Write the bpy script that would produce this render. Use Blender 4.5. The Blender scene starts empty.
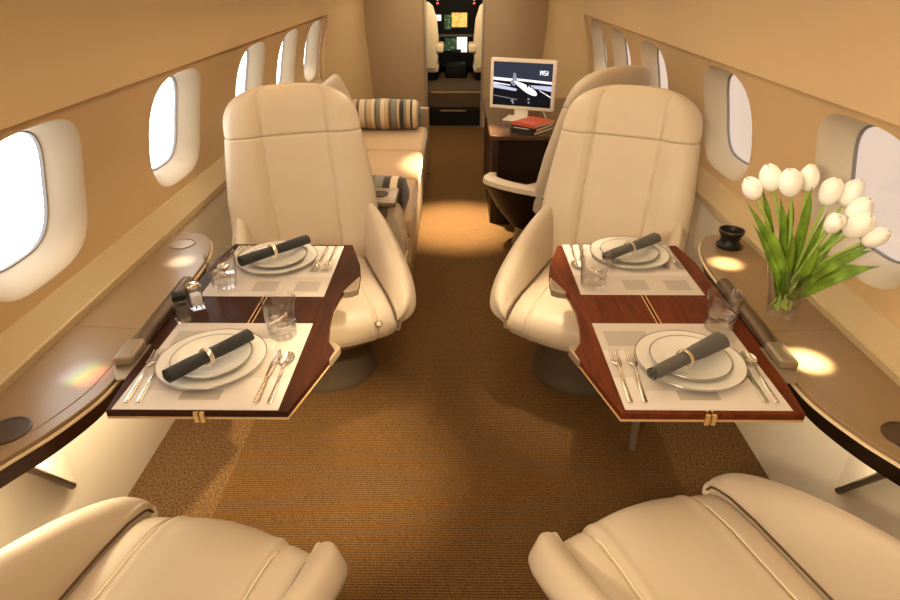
import bpy, bmesh, math, random
from mathutils import Vector, Matrix
random.seed(7)
PI = math.pi
C = bpy.context.scene.collection
SC = bpy.context.scene

# ------------------------------------------------------------------ materials
def new_mat(name):
    m = bpy.data.materials.new(name); m.use_nodes = True
    nt = m.node_tree
    return m, nt, nt.nodes['Principled BSDF']

def pmat(name, col, rough=.5, metal=0., spec=.5, coat=0., coat_rough=.1, bump=0., bscale=200., var=0., vscale=6., trans=0., ior=1.45, sheen=0., emit=None, estr=0., sub=0.):
    m, nt, b = new_mat(name)
    b.inputs['Base Color'].default_value = (*col, 1)
    b.inputs['Roughness'].default_value = rough
    b.inputs['Metallic'].default_value = metal
    b.inputs['Specular IOR Level'].default_value = spec
    b.inputs['IOR'].default_value = ior
    b.inputs['Coat Weight'].default_value = coat
    b.inputs['Coat Roughness'].default_value = coat_rough
    b.inputs['Transmission Weight'].default_value = trans
    b.inputs['Sheen Weight'].default_value = sheen
    if sub:
        b.inputs['Subsurface Weight'].default_value = sub
        b.inputs['Subsurface Radius'].default_value = (.01, .008, .005)
    if emit:
        b.inputs['Emission Color'].default_value = (*emit, 1)
        b.inputs['Emission Strength'].default_value = estr
    if bump or var:
        tc = nt.nodes.new('ShaderNodeTexCoord')
    if bump:
        n = nt.nodes.new('ShaderNodeTexNoise'); n.inputs['Scale'].default_value = bscale; n.inputs['Detail'].default_value = 3
        bp = nt.nodes.new('ShaderNodeBump'); bp.inputs['Strength'].default_value = bump; bp.inputs['Distance'].default_value = .002
        nt.links.new(tc.outputs['Object'], n.inputs['Vector']); nt.links.new(n.outputs['Fac'], bp.inputs['Height'])
        nt.links.new(bp.outputs['Normal'], b.inputs['Normal'])
    if var:
        n2 = nt.nodes.new('ShaderNodeTexNoise'); n2.inputs['Scale'].default_value = vscale; n2.inputs['Detail'].default_value = 4
        r = nt.nodes.new('ShaderNodeValToRGB')
        r.color_ramp.elements[0].position = .3; r.color_ramp.elements[1].position = .7
        r.color_ramp.elements[0].color = (*[c * (1 - var) for c in col], 1); r.color_ramp.elements[1].color = (*[min(1, c * (1 + var)) for c in col], 1)
        nt.links.new(tc.outputs['Object'], n2.inputs['Vector']); nt.links.new(n2.outputs['Fac'], r.inputs['Fac'])
        nt.links.new(r.outputs['Color'], b.inputs['Base Color'])
    return m

def wood_mat(name, c1, c2, rough, coat, rot=0.5):
    m, nt, b = new_mat(name)
    tc = nt.nodes.new('ShaderNodeTexCoord'); mp = nt.nodes.new('ShaderNodeMapping')
    mp.inputs['Rotation'].default_value = (0, 0, rot); mp.inputs['Scale'].default_value = (14, 1.5, 14)
    n = nt.nodes.new('ShaderNodeTexNoise'); n.inputs['Scale'].default_value = 4; n.inputs['Detail'].default_value = 6; n.inputs['Distortion'].default_value = .6
    r = nt.nodes.new('ShaderNodeValToRGB'); r.color_ramp.elements[0].color = (*c1, 1); r.color_ramp.elements[1].color = (*c2, 1)
    r.color_ramp.elements[0].position = .3; r.color_ramp.elements[1].position = .72
    L = nt.links.new
    L(tc.outputs['Object'], mp.inputs['Vector']); L(mp.outputs['Vector'], n.inputs['Vector']); L(n.outputs['Fac'], r.inputs['Fac']); L(r.outputs['Color'], b.inputs['Base Color'])
    b.inputs['Specular IOR Level'].default_value = .10; b.inputs['Roughness'].default_value = rough; b.inputs['Coat Weight'].default_value = coat; b.inputs['Coat Roughness'].default_value = .12
    return m

def carpet_rib(name, c1, c2):
    m, nt, b = new_mat(name); L = nt.links.new
    tc = nt.nodes.new('ShaderNodeTexCoord')
    w = nt.nodes.new('ShaderNodeTexWave'); w.bands_direction = 'Y'; w.inputs['Scale'].default_value = 34; w.inputs['Distortion'].default_value = 3.0; w.inputs['Detail'].default_value = 2; w.inputs['Detail Scale'].default_value = 6
    n = nt.nodes.new('ShaderNodeTexNoise'); n.inputs['Scale'].default_value = 220; n.inputs['Detail'].default_value = 3
    mx = nt.nodes.new('ShaderNodeMix'); mx.data_type = 'FLOAT'; mx.inputs[0].default_value = .72
    r = nt.nodes.new('ShaderNodeValToRGB'); r.color_ramp.elements[0].color = (*c1, 1); r.color_ramp.elements[1].color = (*c2, 1)
    r.color_ramp.elements[0].position = .3; r.color_ramp.elements[1].position = .72
    bp = nt.nodes.new('ShaderNodeBump'); bp.inputs['Strength'].default_value = .9; bp.inputs['Distance'].default_value = .006
    L(tc.outputs['Object'], w.inputs['Vector']); L(tc.outputs['Object'], n.inputs['Vector'])
    L(w.outputs['Fac'], mx.inputs[2]); L(n.outputs['Fac'], mx.inputs[3])
    L(mx.outputs[0], r.inputs['Fac']); L(r.outputs['Color'], b.inputs['Base Color']); L(mx.outputs[0], bp.inputs['Height']); L(bp.outputs['Normal'], b.inputs['Normal'])
    b.inputs['Roughness'].default_value = .95; b.inputs['Specular IOR Level'].default_value = .08
    return m

def carpet_speck(name, c1, c2):
    m, nt, b = new_mat(name); L = nt.links.new
    tc = nt.nodes.new('ShaderNodeTexCoord')
    n = nt.nodes.new('ShaderNodeTexNoise'); n.inputs['Scale'].default_value = 130; n.inputs['Detail'].default_value = 4; n.inputs['Roughness'].default_value = .8
    r = nt.nodes.new('ShaderNodeValToRGB'); r.color_ramp.elements[0].color = (*c1, 1); r.color_ramp.elements[1].color = (*c2, 1)
    r.color_ramp.elements[0].position = .38; r.color_ramp.elements[1].position = .62
    bp = nt.nodes.new('ShaderNodeBump'); bp.inputs['Strength'].default_value = .7; bp.inputs['Distance'].default_value = .005
    L(tc.outputs['Object'], n.inputs['Vector']); L(n.outputs['Fac'], r.inputs['Fac']); L(r.outputs['Color'], b.inputs['Base Color']); L(n.outputs['Fac'], bp.inputs['Height']); L(bp.outputs['Normal'], b.inputs['Normal'])
    b.inputs['Roughness'].default_value = .95; b.inputs['Specular IOR Level'].default_value = .15
    return m

def stripe_mat(name, axis, lo, hi, cols):
    """woven stripes across the cloth; cols = list of (width, colour)"""
    m, nt, b = new_mat(name); L = nt.links.new
    tc = nt.nodes.new('ShaderNodeTexCoord'); sx = nt.nodes.new('ShaderNodeSeparateXYZ'); mr = nt.nodes.new('ShaderNodeMapRange')
    mr.inputs['From Min'].default_value = lo; mr.inputs['From Max'].default_value = hi
    r = nt.nodes.new('ShaderNodeValToRGB'); r.color_ramp.interpolation = 'CONSTANT'
    tot = sum(w for w, _ in cols); p = 0; els = r.color_ramp.elements
    for i, (w, c) in enumerate(cols):
        e = els[i] if i < 2 else els.new(p)
        e.position = p; e.color = (*c, 1); p += w / tot
    L(tc.outputs['Object'], sx.inputs[0]); L(sx.outputs[axis], mr.inputs['Value']); L(mr.outputs[0], r.inputs['Fac']); L(r.outputs['Color'], b.inputs['Base Color'])
    b.inputs['Roughness'].default_value = .85; b.inputs['Sheen Weight'].default_value = .3
    return m

def pane_mat(name):
    m, nt, b = new_mat(name); L = nt.links.new
    out = nt.nodes['Material Output']; nt.nodes.remove(b)
    t = nt.nodes.new('ShaderNodeBsdfTransparent'); g = nt.nodes.new('ShaderNodeBsdfGlossy'); g.inputs['Roughness'].default_value = .02
    mx = nt.nodes.new('ShaderNodeMixShader'); mx.inputs[0].default_value = .04
    L(t.outputs[0], mx.inputs[1]); L(g.outputs[0], mx.inputs[2]); L(mx.outputs[0], out.inputs['Surface'])
    return m

LEATHER = pmat('cream_leather', (.54, .45, .335), .42, spec=.45, bump=.10, bscale=260, var=.03, vscale=5)
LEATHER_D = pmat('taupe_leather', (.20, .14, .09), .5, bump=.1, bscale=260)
SEAM = pmat('seam_crevice_shade', (.10, .06, .03), .8)
THREAD = pmat('pale_stitching', (.80, .70, .52), .7)
WALL = pmat('tan_wall_panel', (.54, .38, .205), .55, spec=.35, var=.02, vscale=2)
CEIL = pmat('tan_ceiling_panel', (.56, .41, .235), .6, spec=.3, var=.02, vscale=2)
REVEAL = pmat('daylit_window_reveal', (.54, .47, .36), .5, spec=.4)  # paler than the wall panel: daylight put into the colour
GASKET = pmat('grey_window_gasket', (.17, .16, .16), .5)
SILL = pmat('tan_sill_trim', (.46, .35, .20), .5)
CREAMP = pmat('cream_lower_wall', (.82, .73, .56), .55)
PANE = pane_mat('window_glass')
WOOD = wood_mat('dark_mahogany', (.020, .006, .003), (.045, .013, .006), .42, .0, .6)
WOODR = wood_mat('warm_lit_mahogany', (.060, .011, .003), (.135, .030, .008), .40, .0, -.6)  # same wood as the left table, warm light mixed into its colour
WOODE = wood_mat('espresso_veneer', (.010, .005, .003), (.020, .009, .005), .4, .1, 0)
EDGE = pmat('tan_edge_band', (.50, .32, .15), .45)
GOLD = pmat('champagne_gold_trim', (.78, .58, .30), .32, metal=.9)
BRONZE = pmat('dark_bronze', (.12, .085, .055), .38, metal=.6, spec=.5)
PEDESTAL = pmat('satin_umber_pedestal', (.115, .088, .060), .42, metal=.4, bump=.05, bscale=400)
TAUPE_M = pmat('taupe_metal', (.30, .235, .165), .35, metal=.5)
STEEL = pmat('polished_steel', (.66, .62, .57), .27, metal=1)
CHAMP = pmat('brushed_silver_ring', (.80, .72, .60), .28, metal=1)
CONS = pmat('beige_console_top', (.225, .150, .075), .36, spec=.5, coat=.15, coat_rough=.25)
CONSLIP = pmat('pale_console_lip', (.74, .60, .40), .4)
DISC = pmat('dark_cup_disc', (.05, .032, .02), .4, spec=.5)
GROOVE = pmat('panel_joint_line', (.22, .15, .09), .8)
PORC = pmat('white_porcelain', (.60, .575, .52), .2, spec=.4, coat=.1, coat_rough=.05)
PORC_LINE = pmat('platinum_rim_line', (.22, .20, .17), .3, metal=.6)
NAPK = pmat('charcoal_napkin_cloth', (.020, .021, .022), .9, bump=.5, bscale=900, sheen=.15)
NAPK2 = pmat('grey_napkin_cloth', (.060, .054, .048), .9, bump=.5, bscale=900, sheen=.2)
MAT_A = pmat('placemat_cream', (.56, .51, .46), .6)
MAT_B = pmat('placemat_beige', (.47, .42, .365), .6)
MAT_C = pmat('placemat_grey', (.35, .31, .265), .6)
def clear_mat(name, ior, k):
    m = pmat(name, (1, 1, 1), .0, trans=1, ior=ior); nt = m.node_tree; L = nt.links.new
    t = nt.nodes.new('ShaderNodeBsdfTransparent'); mx = nt.nodes.new('ShaderNodeMixShader'); mx.inputs[0].default_value = k
    L(t.outputs[0], mx.inputs[1]); L(nt.nodes['Principled BSDF'].outputs[0], mx.inputs[2]); L(mx.outputs[0], nt.nodes['Material Output'].inputs['Surface'])
    return m
def thin_glass(name, tint=(.97, .97, .96)):
    m, nt, b = new_mat(name); L = nt.links.new; nt.nodes.remove(b)
    t = nt.nodes.new('ShaderNodeBsdfTransparent'); t.inputs[0].default_value = (1, 1, 1, 1)
    g = nt.nodes.new('ShaderNodeBsdfGlossy'); g.inputs['Roughness'].default_value = .02
    lw = nt.nodes.new('ShaderNodeLayerWeight'); lw.inputs['Blend'].default_value = .5
    p = nt.nodes.new('ShaderNodeMath'); p.operation = 'POWER'; p.inputs[1].default_value = 2.6
    q = nt.nodes.new('ShaderNodeMath'); q.operation = 'MULTIPLY_ADD'; q.inputs[1].default_value = .9; q.inputs[2].default_value = .07
    mx = nt.nodes.new('ShaderNodeMixShader')
    L(lw.outputs['Facing'], p.inputs[0]); L(p.outputs[0], q.inputs[0]); L(q.outputs[0], mx.inputs[0]); L(t.outputs[0], mx.inputs[1]); L(g.outputs[0], mx.inputs[2]); L(mx.outputs[0], nt.nodes['Material Output'].inputs['Surface'])
    return m
GLASS = thin_glass('clear_glass')
THICK = clear_mat('thick_clear_glass', 1.45, .45)
WATER = thin_glass('water', (.99, .99, .98))
BLACK = pmat('black_plastic', (.008, .007, .006), .4, spec=.3)
CHROME = pmat('chrome_cap', (.8, .78, .74), .1, metal=1)
PEPPER = pmat('black_peppercorns', (.04, .025, .018), .8, bump=1, bscale=300)
SALT = pmat('white_salt', (.85, .83, .78), .8)
PETAL = pmat('white_tulip_petal', (.96, .95, .92), .5, sub=.25, sheen=.1)
LEAF = pmat('green_tulip_leaf', (.15, .27, .025), .38, var=.5, vscale=22)
STEM = pmat('pale_green_stem', (.32, .46, .09), .5)
CARPET = carpet_rib('brown_ribbed_carpet', (.046, .023, .008), (.200, .106, .036))
CARPET2 = carpet_speck('brown_speckled_carpet', (.050, .026, .009), (.235, .130, .050))
BULK = pmat('taupe_bulkhead', (.35, .25, .145), .36, spec=.5, coat=.2, coat_rough=.3)
SOFA = pmat('tan_sofa_suede', (.45, .285, .135), .75, sheen=.4, var=.06, vscale=5)
SOFA_SK = pmat('beige_sofa_skirt', (.50, .38, .23), .55)
COCK = pmat('cockpit_black', (.006, .005, .005), .6, spec=.15)
COCKF = pmat('cockpit_brown_floor', (.075, .045, .022), .8)
STEPM = pmat('step_dark', (.006, .004, .003), .6, spec=.2)
SHEEP = pmat('cream_sheepskin', (.72, .58, .38), .9, bump=.6, bscale=150)
MONF = pmat('white_monitor_case', (.80, .74, .64), .35)
def disp_mat(name, c1, c2, s, sc):
    m, nt, b = new_mat(name); L = nt.links.new
    tc = nt.nodes.new('ShaderNodeTexCoord'); v = nt.nodes.new('ShaderNodeTexVoronoi'); v.inputs['Scale'].default_value = sc
    r = nt.nodes.new('ShaderNodeValToRGB'); r.color_ramp.elements[0].color = (*c1, 1); r.color_ramp.elements[1].color = (*c2, 1); r.color_ramp.elements[0].position = .12; r.color_ramp.elements[1].position = .4
    L(tc.outputs['Object'], v.inputs['Vector']); L(v.outputs['Distance'], r.inputs['Fac']); L(r.outputs['Color'], b.inputs['Emission Color']); b.inputs['Emission Strength'].default_value = s
    b.inputs['Base Color'].default_value = (.01, .01, .01, 1)
    return m
def emis(name, c, s): return pmat(name, (c[0]*.04, c[1]*.04, c[2]*.04), .5, spec=.08, emit=c, estr=s)
SCR_BG = emis('screen_near_black', (.005, .005, .007), 1)
SCR_SKY = emis('screen_slate', (.026, .030, .045), 1)
SCR_W = emis('screen_white', (.88, .88, .92), 1)
SCR_L = emis('screen_lavender', (.45, .46, .62), 1)
SCR_G = emis('screen_grey', (.22, .22, .25), 1)
D_OR = disp_mat('display_amber', (.45, .20, .03), (.85, .47, .10), 1, 22)
D_WH = emis('display_white', (.9, .85, .75), 1.1)
D_GR = disp_mat('display_green', (.12, .32, .08), (.012, .03, .012), 1, 34)
D_RED = emis('lamp_red', (1, .1, .05), 2)
B_RED = pmat('red_book_cover', (.62, .10, .03), .4)
B_BLK = pmat('black_book_cover', (.015, .013, .012), .35)
B_PAGE = pmat('book_pages', (.80, .68, .48), .8)

# ------------------------------------------------------------------ mesh helpers
class MB:
    def __init__(s): s.v = []; s.f = []; s.m = []
    def add(s, vs, fs, mi=0, M=None):
        o = len(s.v)
        for v in vs: s.v.append(tuple(M @ Vector(v)) if M else tuple(v))
        for f in fs: s.f.append([i + o for i in f]); s.m.append(mi)
        return s
    def loft(s, rings, mi=0, caps=True, closed=True, M=None):
        n = len(rings[0]); vs = [p for r in rings for p in r]; fs = []
        for k in range(len(rings) - 1):
            for i in range(n if closed else n - 1):
                j = (i + 1) % n
                fs.append((k*n+i, k*n+j, (k+1)*n+j, (k+1)*n+i))
        if caps and closed:
            fs.append(tuple(reversed(range(n)))); fs.append(tuple((len(rings)-1)*n + i for i in range(n)))
        return s.add(vs, fs, mi, M)
    def lathe(s, prof, n=48, mi=0, M=None, sx=1, sy=1):
        rings = []
        for r, z in prof: rings.append([(r*math.cos(2*PI*i/n)*sx, r*math.sin(2*PI*i/n)*sy, z) for i in range(n)])
        if prof[0][0] > 1e-6 and prof[-1][0] > 1e-6:      # a ring: close the profile on itself
            rings.append(rings[0]); return s.loft(rings, mi, False, True, M)
        return s.loft(rings, mi, False, True, M)
    def tube(s, pts, r, n=10, mi=0, M=None, flat=1.):
        P = [Vector(p) for p in pts]; rings = []; up = Vector((0, 0, 1))
        for k, p in enumerate(P):
            t = (P[min(k+1, len(P)-1)] - P[max(k-1, 0)]).normalized()
            a = t.cross(up)
            if a.length < 1e-3: a = t.cross(Vector((0, 1, 0)))
            a.normalize(); b = a.cross(t); rr = r[k] if isinstance(r, (list, tuple)) else r
            rings.append([p + a*rr*math.cos(2*PI*i/n) + b*rr*flat*math.sin(2*PI*i/n) for i in range(n)])
        return s.loft(rings, mi, True, True, M)
    def prism(s, poly, z0, z1, mi=0, M=None):
        n = len(poly)
        vs = [(x, y, z0) for x, y in poly] + [(x, y, z1) for x, y in poly]
        fs = [tuple(reversed(range(n))), tuple(n+i for i in range(n))] + [(i, (i+1) % n, n+(i+1) % n, n+i) for i in range(n)]
        return s.add(vs, fs, mi, M)
    def box(s, a, b, mi=0, M=None):
        return s.prism([(a[0], a[1]), (b[0], a[1]), (b[0], b[1]), (a[0], b[1])], a[2], b[2], mi, M)
    def build(s, name, mats, parent=None, smooth=True, bevel=0., seg=3, loc=None, rotz=None, angle=40, solid=0., sub=0):
        me = bpy.data.meshes.new(name); me.from_pydata(s.v, [], s.f)
        mats = mats if isinstance(mats, (list, tuple)) else [mats]
        for m in mats: me.materials.append(m)
        for p, mi in zip(me.polygons, s.m): p.material_index = mi
        bm = bmesh.new(); bm.from_mesh(me); bmesh.ops.remove_doubles(bm, verts=bm.verts, dist=1e-6)
        bmesh.ops.recalc_face_normals(bm, faces=bm.faces)
        if bevel:
            es = [e for e in bm.edges if len(e.link_faces) == 2 and e.calc_face_angle() > math.radians(35)]
            bmesh.ops.bevel(bm, geom=es, offset=bevel, segments=seg, profile=.5, affect='EDGES', clamp_overlap=True)
        bm.to_mesh(me); bm.free()
        if smooth:
            for p in me.polygons: p.use_smooth = True
            try: me.set_sharp_from_angle(angle=math.radians(angle))
            except Exception: pass
        o = bpy.data.objects.new(name, me); C.objects.link(o)
        if parent: o.parent = parent
        if loc: o.location = loc
        if rotz is not None: o.rotation_euler = (0, 0, rotz)
        if solid:
            md = o.modifiers.new('solid', 'SOLIDIFY'); md.thickness = solid; md.offset = 0
        if sub:
            md = o.modifiers.new('sub', 'SUBSURF'); md.levels = sub; md.render_levels = sub
        return o

def tag(o, label=None, cat=None, group=None, kind=None):
    if label: o['label'] = label
    if cat: o['category'] = cat
    if group: o['group'] = group
    if kind: o['kind'] = kind
    return o
def thing(name, label, cat, loc=(0, 0, 0), rotz=0, group=None):
    o = bpy.data.objects.new(name, None); o.empty_display_size = .05; C.objects.link(o)
    o.location = loc; o.rotation_euler = (0, 0, rotz)
    return tag(o, label, cat, group)
def dup(root, loc, rotz, label, group=None):
    r = root.copy(); C.objects.link(r); r.location = loc; r.rotation_euler = (0, 0, rotz); r['label'] = label
    if group: r['group'] = group
    for ch in list(root.children):
        c = ch.copy(); C.objects.link(c); c.parent = r
        for g in ch.children:
            d = g.copy(); C.objects.link(d); d.parent = c
    return r
def struct(o): o['kind'] = 'structure'; return o
def sstep(a, b, x):
    t = max(0., min(1., (x-a)/(b-a))); return t*t*(3-2*t)
def interp(tab, x):
    if x <= tab[0][0]: return tab[0][1]
    for (a, p), (b, q) in zip(tab, tab[1:]):
        if x <= b:
            t = (x-a)/(b-a); return p + (q-p)*t
    return tab[-1][1]
def cat_rom(P, n, closed=False):
    P = [Vector(p) for p in P]; out = []; m = len(P); segs = m if closed else m-1
    for i in range(segs):
        g = (lambda k: P[k % m]) if closed else (lambda k: P[max(0, min(m-1, k))])
        p0, p1, p2, p3 = g(i-1), g(i), g(i+1), g(i+2)
        for k in range(n):
            t = k/n
            out.append(.5*((2*p1) + (p2-p0)*t + (2*p0-5*p1+4*p2-p3)*t*t + (3*p1-p0-3*p2+p3)*t**3))
    if not closed: out.append(P[-1])
    return out

# ------------------------------------------------------------------ camera
import numpy as np
TH = math.atan(331/600.); PSI = math.atan(.01*math.cos(TH))
cam = bpy.data.cameras.new('camera'); cam.sensor_width = 36; cam.lens = 24; cam.clip_start = .02
co = bpy.data.objects.new('camera', cam); C.objects.link(co); co.location = (0, 0, 1.57)
co.rotation_euler = (PI/2 - TH, 0, PSI)
SC.camera = co

# ------------------------------------------------------------------ cabin shell
def wallx(z): return math.sqrt(max(.01, 1.11**2 - (z-.80)**2))
Y0, YW, YB = -.9, 5.16, 6.9
ZJ, ZS = 1.285, .775
WIN_L = [.55, 1.46, 2.365, 3.32, 4.10, 4.85]
WIN_R = [.63, 1.545, 2.46, 3.45, 4.18, 4.885]
MW, MH, MZ = .240, .207, 1.03      # mouth half size, centre height
PW, PH, PZ = .170, .168, 1.045     # pane half size
def sup(a, w, h, e): 
    c, s = math.cos(a), math.sin(a)
    return (w*math.copysign(abs(c)**(2/e), c), h*math.copysign(abs(s)**(2/e), s))
def window_wall(side, wins, name):
    mb = MB(); N = 64
    S = lambda y, z, d=0: (side*(wallx(z)+d), y, z)
    edges = [Y0] + [(a+b)/2 for a, b in zip(wins, wins[1:])] + [YW]
    for k, yc in enumerate(wins):
        ya, yb = edges[k], edges[k+1]; rings = []
        R = 7
        for r in range(R+1):
            t = r/R; ring = []
            for i in range(N):
                a = 2*PI*(i+.5)/N
                my, mz = sup(a, MW, MH, 3.2); my += yc; mz += MZ
                c, s = math.cos(a), math.sin(a)
                hw = (yb-yc) if c > 0 else (yc-ya); hh = (ZJ-MZ) if s > 0 else (MZ-ZS)
                # point on the cell's border in matching direction (square map)
                m = max(abs(c), abs(s)); q = (c/m, s/m)
                oy, oz = yc+q[0]*hw, MZ+q[1]*hh
                ring.append(S(oy+(my-oy)*t, oz+(mz-oz)*t))
            rings.append(ring)
        mb.loft(rings, 0, False, True)
        # corner fill: square map samples miss exact corners
        for sc_, ss_ in ((1, 1), (-1, 1), (-1, -1), (1, -1)):
            cy = yb if sc_ > 0 else ya; cz = ZJ if ss_ > 0 else ZS
            base = math.atan2(ss_, sc_) % (2*PI); i0 = int(base/(2*PI)*N - .5); i1 = (i0+1) % N
            mb.add([rings[0][i0], rings[0][i1], S(cy, cz)], [(0, 1, 2)])
        # reveal
        rr = []
        D = .075
        for t in (0, .06, .14, .25, .4, .6, .8, 1.):
            ring = []
            e = t; d = D*(t**1.5*.75+.25*t)
            for i in range(N):
                a = 2*PI*(i+.5)/N
                a1 = sup(a, MW, MH, 3.2); a2 = sup(a, PW, PH, 3.0)
                y = yc + a1[0]+(a2[0]-a1[0])*e; z = MZ+a1[1] + (PZ+a2[1]-MZ-a1[1])*e
                ring.append(S(y, z, d))
            rr.append(ring)
        win = MB().loft(rr, 0, False, True).build('window_%d' % (k+1 if side < 0 else k+1+len(wins)), REVEAL); struct(win)
        gk = MB(); ring1 = []
        for i in range(N):
            y, z = sup(2*PI*(i+.5)/N, PW, PH, 3.0); ring1.append(S(yc+y, PZ+z, D))
        g0 = [[(p[0]+side*dx, yc+(p[1]-yc)*sc, PZ+(p[2]-PZ)*sc) for p in ring1] for dx, sc in ((-.002, 1.008), (-.004, 1.0), (-.004, .988), (.006, .982))]
        gk.loft(g0, 0, False, True).build('window_gasket', GASKET, win)
        pr_ = [[(p[0]+side*.004, yc+(p[1]-yc)*.985, PZ+(p[2]-PZ)*.985) for p in ring1]]
        pr_.append([(p[0]+side*.003, p[1], p[2]) for p in pr_[0]])
        MB().loft(pr_, 0, True, True).build('pane', PANE, win, smooth=False)
    # lower wall and the plain forward section
    n = 14
    low = [[(side*1.11, y, 0), (side*1.11, y, .35), (side*1.11, y, .69), (side*wallx(.70), y, .72), S(y, ZS)] for y in (Y0, YW)]
    struct(MB().loft(low, 0, False, False).build(name + '_lower', CREAMP))
    fwd = MB()
    prof = lambda y, t: [(side*(interp([(0, 1.085), (.7, 1.085), (1.0, 1.055), (1.3, .985), (1.5, .90), (1.7, .70), (1.9, .3)], z)*(1-t) + t*interp([(0, .90), (.3, .90), (.72, .925), (1.0, .95), (1.3, .955), (1.6, .83), (1.9, .3)], z)), y, z) for z in [i*.05 for i in range(32)]]
    fwd.loft([prof(YW+(YB+.03-YW)*t, t) for t in (0, .2, .4, .6, .8, 1)], 0, False, False)
    # step between window panel and forward section
    zz = [0, .35, .69, .72] + [ZS+(ZJ-ZS)*i/8 for i in range(9)]
    st = [[(side*(1.11 if z < .70 else wallx(max(z, .72))), YW, z) for z in zz], [(side*interp([(0, 1.085), (.7, 1.085), (1.0, 1.055), (1.3, .985)], z), YW, z) for z in zz]]
    fwd.loft(st, 0, False, False)
    struct(fwd.build(name + '_forward', WALL))
    return struct(mb.build(name, WALL))
window_wall(-1, WIN_L, 'wall_left'); window_wall(1, WIN_R, 'wall_right')

# floor : ribbed aisle carpet with speckled strips along the walls
fl = MB()
for x0, x1, mi in ((-1.115, -.79, 1), (-.79, .79, 0), (.79, 1.115, 1)):
    fl.box((x0, Y0, -.03), (x1, YB, 0), mi)
struct(fl.build('floor', [CARPET, CARPET2], smooth=False))

# ceiling : side valances above the windows and the headliner
cl = MB()
half = [(1.012, 1.262), (.975, 1.268), (.968, 1.30), (.955, 1.36), (.935, 1.43), (.905, 1.50), (.875, 1.545), (.86, 1.555), (.85, 1.575), (.90, 1.60), (.86, 1.68), (.70, 1.77), (.45, 1.82), (.2, 1.84)]
prof = [(-x, z) for x, z in half] + [(x, z) for x, z in reversed(half)]
cl.loft([[(x, y, z) for x, z in prof] for y in (Y0, 2, YW)], 0, False, False)
cl.loft([[(x*k, y, z) for x, z in prof[5:-5]] for y, k in ((YW, 1.0), (YB+.03, .95))], 0, False, False)
struct(cl.build('ceiling', CEIL, angle=30))

struct(MB().box((-1.2, Y0-.05, 0), (1.2, Y0, 1.9)).build('wall_back', WALL, smooth=False))
# forward bulkhead with the cockpit doorway
bk = MB()
DX0, DX1, DZ = -.318, .289, 1.72
def bulge(x0, x1, s):
    n = 16; P = []
    for i in range(n+1):
        t = i/n; x = x0+(x1-x0)*t; P.append((x, YB - .045*math.sin(PI*t)*s))
    return P
for x0, x1, s in ((-1.02, DX0, .7), (DX1, 1.02, 1.0)):
    f = bulge(x0, x1, s)
    bk.prism(f + [(x1, YB+.08), (x0, YB+.08)], 0, 1.88)
bk.box((DX0, YB, DZ), (DX1, YB+.08, 1.88))
struct(bk.build('wall_front', BULK))
struct(MB().box((DX0-.008, YB-.03, 0), (DX0+.012, YB+.02, DZ)).box((DX1-.012, YB-.012, 0), (DX1+.006, YB+.02, DZ)).build('trim_1', pmat('silver_door_jamb', (.42, .38, .33), .3, metal=.7), smooth=False))
for side, nm in ((-1, 'trim_2'), (1, 'trim_3')):
    s = MB()
    pr_ = [(1.115, .79), (1.103, .785), (1.075, .735), (1.062, .715), (1.062, .69), (1.115, .68)]
    s.loft([[(side*x, y, z) for x, z in pr_] for y in (Y0, YW)], 0, True, True)
    s.tube([(side*1.066, Y0, .716), (side*1.066, 2.02, .716)], .006, 8)
    struct(s.build(nm, SILL, angle=25))

# ------------------------------------------------------------------ cockpit beyond the doorway
struct(MB().box((-.9, YB+.08, 0), (-.62, 9.3, 1.9)).box((.62, YB+.08, 0), (.9, 9.3, 1.9)).box((-.9, 9.25, 0), (.9, 9.3, 1.9)).box((-.9, YB+.08, 1.7), (.9, 9.3, 1.9)).build('wall_cockpit', COCK, smooth=False))
struct(MB().box((-.62, 7.17, 0), (.62, 9.25, .33)).box((-.62, YB, -.03), (.62, 7.17, -.001)).build('floor_cockpit', COCKF, smooth=False))
st = thing('entry_step', 'dark two-tread step with pale nosings up into the cockpit', 'step', (0, 6.98, 0))
MB().box((-.30, 0, 0), (.275, .19, .17)).build('tread', STEPM, st, smooth=False)
MB().box((-.17, -.006, .16), (.12, .004, .174)).build('nosing', pmat('dim_nosing', (.25, .17, .10), .5), st, smooth=False)
MB().box((-.28, .184, .325), (.31, .196, .341)).build('nosing', GOLD, st, smooth=False)
ip = thing('instrument_panel', 'black cockpit instrument panel with lit amber, white and green displays', 'panel', (0, 8.6, .33))
MB().box((-.62, 0, .08), (.62, .2, 1.1)).build('panel_body', COCK, ip, bevel=.01)
def disp(n, x0, z0, x1, z1, m, par=ip): MB().box((x0, -.008, z0-.33), (x1, .0, z1-.33)).build(n, m, par, smooth=False)
disp('display', -.052, .905, .147, 1.075, D_OR); disp('display', .017, .60, .151, .785, D_WH)
disp('display', -.14, .62, .012, .77, D_GR); disp('display', -.15, .88, -.058, 1.05, D_GR)
disp('display', -.265, .98, -.19, 1.05, D_WH)
for x, z in ((-.235, 1.235), (-.235, 1.19), (.235, 1.235), (.235, 1.19)):
    MB().box((x-.012, -.014, z-.345), (x+.012, -.006, z-.325)).build('warning_light', D_RED if z < 1.2 else D_WH, ip, smooth=False)
MB().box((-.3, -.01, .79-.33), (.3, 0, .82-.33)).build('switch_row', pmat('dim_switches', (.10, .08, .05), .5), ip, smooth=False)
pe = thing('centre_pedestal', 'black throttle pedestal between the two pilot seats', 'console', (0.0, 8.2, .33))
MB().box((-.13, 0, 0), (.14, .38, .17)).build('pedestal_body', COCK, pe, bevel=.02)
for x in (-.03, .01, .05): MB().tube([(x, .12, .17), (x, .08, .31)], .008, 8).box((x-.02, .055, .30), (x+.02, .09, .34)).build('throttle_lever', BLACK, pe, smooth=False)
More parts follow.
